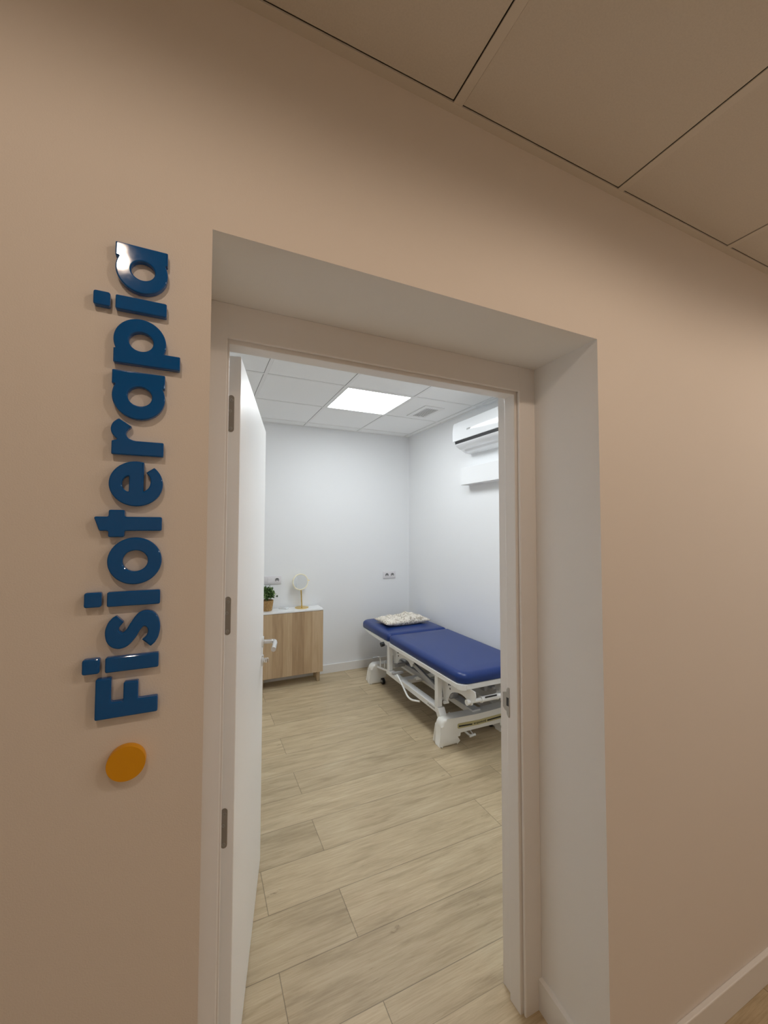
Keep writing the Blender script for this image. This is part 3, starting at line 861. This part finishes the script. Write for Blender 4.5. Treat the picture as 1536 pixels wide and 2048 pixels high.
for i in range(190):
    th, ph = random.uniform(0, 2 * PI), math.acos(random.uniform(-0.25, 1))
    d = Vector((math.sin(ph) * math.cos(th), math.sin(ph) * math.sin(th), math.cos(ph)))
    rad = random.uniform(0.035, 0.062)
    tip = cc + Vector((d.x * rad, d.y * rad * 0.85, d.z * rad * 1.1))
    tube(b3, [Vector((PX, PY, CZ1 + 0.09)), cc.lerp(tip, 0.5), tip], 0.0011, 4)
    for k in range(6):
        dd = (d * 0.7 + Vector((random.gauss(0, 0.6), random.gauss(0, 0.6), random.gauss(0.15, 0.5)))).normalized()
        base = tip + Vector((random.gauss(0, 0.006), random.gauss(0, 0.006), random.gauss(0, 0.008)))
        leaf(b1 if random.random() < 0.62 else b2, base, dd, random.uniform(0.016, 0.028), random.uniform(0.005, 0.008), random.uniform(0, 6))
tube(b3, [cc, cc + Vector((0.06, -0.01, -0.02)), cc + Vector((0.09, -0.01, -0.012))], 0.0011, 4)
for k in range(5): leaf(b1, cc + Vector((0.085, -0.01, -0.014)), Vector((1, random.gauss(0, 0.5), random.gauss(0, 0.4))), 0.022, 0.005, k)
fo = obj('foliage', b1, M['leaf'], pt, True, 3.2)
obj('pale_foliage', b2, M['leafl'], pt, True, 3.2)
obj('stem', b3, M['leaf'], pt)

# ------------------------------------------------------------------ treatment table
bd = thing('treatment_table', (1.93, 2.38, 0), 'height-adjustable white metal treatment table with navy padded top', 'treatment table')
BX0, BX1 = 1.622, 2.272
obj('mattress', cushion(BM(), BX0, BX1, 1.497, 2.632, 0.506, 0.578, (0.085, 0.085, 0.035, 0.035), 0.036), M['navy'], bd, True, 1.0)
obj('head_cushion', cushion(BM(), BX0, BX1, 2.640, 3.335, 0.506, 0.578, (0.035, 0.035, 0.085, 0.085), 0.034), M['navy'], bd, True, 1.0)
# top frame
bm = BM()
zf0, zf1 = 0.470, 0.5055
for (x0, x1) in ((1.620, 1.650), (2.244, 2.274)):
    box(bm, x0, x1, 1.545, 2.62, zf0, zf1, 0.003, 1)
def corner(bm, cx, cy, sx, r=0.045, w_=0.03):
    po, pi_ = [], []
    for i in range(7):
        a = 0.5 * PI * i / 6
        po.append((cx - sx * r * math.cos(a), cy - r * math.sin(a)))
        pi_.append((cx - sx * (r - w_) * math.cos(a), cy - (r - w_) * math.sin(a)))
    prism(bm, po + pi_[::-1], 'z', zf0, zf1)
corner(bm, 1.665, 1.548, 1); corner(bm, 2.229, 1.548, -1)
box(bm, 1.665, 2.229, 1.503, 1.533, zf0, zf1, 0.003, 1)
box(bm, 1.650, 2.244, 2.59, 2.62, zf0, zf1, 0.003, 1)
box(bm, 1.650, 2.244, 1.95, 1.98, zf0, zf1, 0.003, 1)
obj('top_frame', bm, M['steel'], bd, True, 0.5)
bm = BM()
for (x0, x1) in ((1.622, 1.648), (2.246, 2.272)):
    prism(bm, [(2.635, 0.470), (3.10, 0.480), (3.27, 0.498), (3.27, 0.5055), (2.635, 0.5055)], 'x', x0, x1)
box(bm, 1.648, 2.246, 3.20, 3.23, 0.485, 0.5055)
box(bm, 1.648, 2.246, 2.64, 2.67, 0.472, 0.5055)
obj('head_frame', bm, M['steel'], bd)
bm = BM(); cyl(bm, (1.590, 2.735, 0.462), (1.622, 2.735, 0.468), 0.021, n=24)
obj('adjuster_knob', bm, M['black'], bd, True, 0.5)
# posts and lower rails
for px_ in (1.630, 2.225):
    for (a, b) in ((1.808, 1.850), (2.640, 2.682)):
        obj('post', box(BM(), px_, px_ + 0.040, a, b, 0.2425, 0.4695, 0.002, 1), M['steel'], bd)
    bm = BM()
    prism(bm, [(1.775, 0.160), (1.805, 0.160), (1.83, 0.202), (2.70, 0.202), (2.70, 0.240), (1.80, 0.240), (1.775, 0.200)], 'x', px_, px_ + 0.055, 0.002, 1)
    cyl(bm, (px_ + 0.045, 2.69, 0.212), (px_ + 0.045, 3.03, 0.16), 0.010, n=14)
    lr = obj('side_rail', bm, M['steel'], bd)
    if px_ < 2:
        tx = text_bm('ecopostural', 0.022, Matrix(((0, 0, -1, px_ - 0.0004), (-1, 0, 0, 1.90), (0, 1, 0, 0.222), (0, 0, 0, 1))), 0.0003)
        obj('rail_lettering', tx, M['gap'], lr)
# centre rail, sub-frame, lift arms, column
bm = BM()
box(bm, 1.900, 1.975, 1.75, 3.00, 0.150, 0.195, 0.003, 1)
box(bm, 1.686, 2.225, 2.42, 2.50, 0.190, 0.225, 0.003, 1)
obj('centre_rail', bm, M['steel'], bd)
bm = BM()
for x0 in (1.775, 2.100):
    box(bm, x0, x0 + 0.03, 1.86, 2.72, 0.262, 0.300, 0.003, 1)
box(bm, 1.664, 2.225, 2.60, 2.63, 0.28, 0.31, 0.002, 1)
obj('sub_frame', bm, M['grey'], bd)
for x0, sg in ((1.730, 1), (2.150, 1)):
    bm = BM()
    box(bm, x0, x0 + 0.022, -0.36, 0.36, -0.018, 0.018, 0.003, 1, Matrix.Translation((0, 2.26, 0.352)) @ Matrix.Rotation(0.20, 4, 'X'))
    obj('lift_arm', bm, M['grey'], bd)
    bm = BM()
    box(bm, x0 + 0.06, x0 + 0.082, -0.30, 0.30, -0.016, 0.016, 0.003, 1, Matrix.Translation((0, 2.25, 0.300)) @ Matrix.Rotation(-0.42, 4, 'X'))
    obj('lift_arm', bm, M['steel'], bd)
bm = BM()
cyl(bm, (1.90, 2.02, 0.235), (1.90, 2.40, 0.380), 0.024, n=20)
cyl(bm, (1.90, 2.30, 0.342), (1.90, 2.50, 0.418), 0.014, n=16)
box(bm, 1.86, 1.94, 1.98, 2.12, 0.196, 0.262, 0.008, 2)
obj('actuator', bm, M['grey'], bd, True, 0.6)
# arched gusset plates
def gusset(y_out, sgn, x0):
    P = [(0.0, 0.4695), (0.0, 0.40), (0.035, 0.272), (0.055, 0.262), (0.075, 0.272)]
    for i in range(1, 10):
        a = PI * (1 - i / 10.0)
        P.append((0.215 + 0.130 * math.cos(a), 0.275 + 0.085 * math.sin(a) ** 0.8 + (0.07 * i / 10)))
    P += [(0.345, 0.372), (0.360, 0.362), (0.378, 0.372), (0.380, 0.392), (0.400, 0.40), (0.415, 0.435), (0.410, 0.4695)]
    bm = BM(); prism(bm, [(y_out + sgn * a, b) for a, b in P], 'x', x0, x0 + 0.006)
    g = obj('gusset_plate', bm, M['steel'], bd)
    bm = BM()
    for dy, dz in ((0.100, 0.412), (0.118, 0.418), (0.116, 0.388)):
        cyl(bm, (x0 - 0.0006, y_out + sgn * dy, dz), (x0 + 0.0005, y_out + sgn * dy, dz), 0.0072, n=14)
    obj('plate_holes', bm, M['black'], g)
    bm = BM()
    for dy, dz in ((0.025, 0.285), (0.062, 0.272)): cyl(bm, (x0 - 0.02, y_out + sgn * dy, dz), (x0 + 0.02, y_out + sgn * dy, dz), 0.012, n=16)
    obj('pivot_bolt', bm, M['steel'], g, True, 0.6)
for x0 in (1.700, 2.185):
    gusset(1.865, -1, x0)
    gusset(2.700 + 0.0, -1, x0)
bm = BM()
cyl(bm, (1.685, 1.513, 0.384), (2.215, 1.513, 0.384), 0.0135, n=20)
cyl(bm, (1.795, 1.513, 0.384), (2.02, 1.513, 0.384), 0.0185, n=24)
for xx in (1.79, 1.925, 2.15): cyl(bm, (xx, 1.513, 0.384), (xx + 0.006, 1.513, 0.384), 0.023, n=24)
cyl(bm, (1.672, 1.513, 0.384), (1.690, 1.513, 0.384), 0.019, n=20)
obj('cross_tube', bm, M['steel'], bd, True, 0.6)
obj('tube_label', box(BM(), 1.815, 1.915, 1.493, 1.496, 0.396, 0.406), M['black'], bd)
# moulded feet
def foot(y0, y1, sgn, label_side):
    xa, xb = 1.600, 2.290
    zt2, zb2 = 0.194, 0.078
    P = [(xa - 0.006, 0.0), (xa - 0.006, 0.008), (xa, 0.014)]
    for i in range(9):
        a = PI - 0.5 * PI * i / 8
        P.append((xa + 0.05 + 0.047 * math.cos(a), zt2 - 0.052 + 0.052 * math.sin(a)))
    mid = (xa + xb) / 2
    for i in range(1, 8):
        t = i / 8
        P.append((xa + 0.05 + (xb - xa - 0.1) * t, zt2 - 0.010 * math.sin(PI * t)))
    for i in range(9):
        a = 0.5 * PI * (1 - i / 8)
        P.append((xb - 0.05 + 0.047 * math.cos(a), zt2 - 0.052 + 0.052 * math.sin(a)))
    P += [(xb, 0.014), (xb + 0.006, 0.008), (xb + 0.006, 0.0)]
    P += [(xb - 0.150, 0.0), (xb - 0.150, 0.008), (xb - 0.144, 0.014), (xb - 0.140, 0.055)]
    for i in range(6):
        a = 0.5 * PI * i / 5
        P.append((xb - 0.165 + 0.025 * math.cos(a), zb2 - 0.022 + 0.022 * math.sin(a)))
    for i in range(6):
        a = 0.5 * PI + 0.5 * PI * i / 5
        P.append((xa + 0.165 + 0.025 * math.cos(a), zb2 - 0.022 + 0.022 * math.sin(a)))
    P += [(xa + 0.140, 0.055), (xa + 0.144, 0.014), (xa + 0.150, 0.008), (xa + 0.150, 0.0)]
    bm = BM(); prism(bm, P, 'y', y0, y1, 0.018, 4)
    return obj('foot_beam', bm, M['plastic'], bd, True, 0.7)
ff = foot(1.712, 1.800, -1, True)
bm = BM()
prism(bm, [(1.738, 0.1165), (1.745, 0.110), (1.93, 0.104), (2.145, 0.110), (2.152, 0.117), (2.152, 0.139), (2.145, 0.145), (1.93, 0.139), (1.745, 0.146), (1.738, 0.140)], 'y', 1.7105, 1.714)
dcl = obj('decal', bm, M['gold'], ff); tag(dcl, 'olive gold strip with dark stripes and lettering')
bm = BM()
prism(bm, [(1.748, 0.121), (1.868, 0.1145), (1.868, 0.1235), (1.748, 0.1315)], 'y', 1.7098, 1.712)
prism(bm, [(2.005, 0.1150), (2.142, 0.1195), (2.142, 0.1295), (2.005, 0.1245)], 'y', 1.7098, 1.712)
tx = text_bm('ecopostural', 0.0235, Matrix(((1, 0, 0, 1.937), (0, 0, -1, 1.7102), (0, 1, 0, 0.1215), (0, 0, 0, 1))), 0.0003, 0.0004)
me_ = bpy.data.meshes.new('tmp'); tx.to_mesh(me_); tx.free(); bm.from_mesh(me_); bpy.data.meshes.remove(me_)
dl_ = bpy.data.objects
o = obj('decal_lettering', bm, M['black'], bd)
# rear foot: legs with wheel arches
bm = BM()
rf = foot(2.995, 3.083, 1, False)
for cx in (1.720, 2.170):
    bm = BM(); cyl(bm, (cx - 0.012, 3.005, 0.029), (cx + 0.012, 3.005, 0.029), 0.029, n=28)
    wl = obj('wheel', bm, M['black'], bd, True, 0.6)
    wl.location.y -= 0.035
    bm = BM(); cyl(bm, (cx - 0.014, 3.005, 0.029), (cx + 0.014, 3.005, 0.029), 0.012, n=20)
    obj('wheel_hub', bm, M['grey'], wl)
for cx in (2.135,):
    bm = BM(); cyl(bm, (cx - 0.012, 1.83, 0.029), (cx + 0.012, 1.83, 0.029), 0.029, n=28)
    obj('wheel', bm, M['black'], bd, True, 0.6)
# crank bar, pedals, lever
bm = BM(); tube(bm, smooth_path([(1.585, 2.385, 0.300), (1.585, 2.30, 0.255), (1.585, 2.190, 0.185), (1.600, 2.150, 0.172), (1.640, 2.085, 0.178)], 0.03, 5), 0.0075, 10)
obj('foot_bar', bm, M['steel'], bd, True, 1.0)
bm = BM(); box(bm, 1.556, 1.662, 2.408, 2.435, 0.290, 0.310, 0.004, 2)
obj('foot_pedal', bm, M['grey'], bd, True, 0.6)
bm = BM(); tube(bm, smooth_path([(1.648, 2.87, 0.205), (1.652, 2.88, 0.285), (1.640, 2.88, 0.302), (1.600, 2.88, 0.300)], 0.02, 5), 0.006, 10)
tube(bm, [(1.672, 2.83, 0.20), (1.672, 2.83, 0.27)], 0.005, 8)
bp_ = obj('brake_lever', bm, M['steel'], bd, True, 1.0)
bm = BM(); box(bm, 1.568, 1.622, 2.868, 2.892, 0.297, 0.307, 0.003, 2)
obj('lever_pad', bm, M['grey'], bp_)
bm = BM()
tube(bm, smooth_path([(1.79, 1.90, 0.14), (1.80, 1.80, 0.085), (1.835, 1.700, 0.050), (1.865, 1.690, 0.050)], 0.01, 3), 0.007, 8)
tube(bm, [(1.868, 1.80, 0.090), (1.862, 1.692, 0.052)], 0.005, 8)
cyl(bm, (1.828, 1.690, 0.049), (1.878, 1.690, 0.052), 0.0095, n=14)
obj('brake_pedal', bm, M['steel'], bd, True, 0.8)

# ------------------------------------------------------------------ pillow on the table
def pillow():
    bm = BM()
    nx, ny = 40, 26
    hx_, hy_ = 0.256, 0.155
    T, Bt = {}, {}
    for i in range(nx + 1):
        for j in range(ny + 1):
            u, v = 2 * i / nx - 1, 2 * j / ny - 1
            pin = 1 - 0.10 * (1 - abs(u) ** 2) * abs(v) ** 3
            piu = 1 - 0.07 * (1 - abs(v) ** 2) * abs(u) ** 3
            x, y = hx_ * u * piu, hy_ * v * pin
            e = max(0.0, (1 - abs(u) ** 2.6)) ** 0.55 * max(0.0, (1 - abs(v) ** 2.6)) ** 0.55
            wr = 0.010 * math.sin(9 * u + 3 * v) * math.sin(4 * v + 1.3 + 2 * u) + 0.006 * math.sin(17 * u - 6 * v)
            z = e * (0.046 + wr + 0.012 * math.exp(-((u - 0.35) ** 2) * 7) - 0.008 * math.exp(-((u + 0.05) ** 2) * 30))
            edge = i in (0, nx) or j in (0, ny)
            T[i, j] = bm.verts.new((x, y, 0.036 + z))
            Bt[i, j] = T[i, j] if edge else bm.verts.new((x, y, 0.036 - min(e * 0.048, 0.0345)))
    for i in range(nx):
        for j in range(ny):
            bm.faces.new((T[i, j], T[i + 1, j], T[i + 1, j + 1], T[i, j + 1]))
            bm.faces.new((Bt[i, j + 1], Bt[i + 1, j + 1], Bt[i + 1, j], Bt[i, j]))
    bmesh.ops.transform(bm, matrix=Matrix.Translation((1.945, 2.985, 0.5808)) @ Matrix.Rotation(0.03, 4, 'Z'), verts=bm.verts)
    return obj('pillow', bm, M['floral'], None, True, 3.2)
tag(pillow(), 'beige floral patterned pillow lying on the head of the navy treatment table', 'pillow')
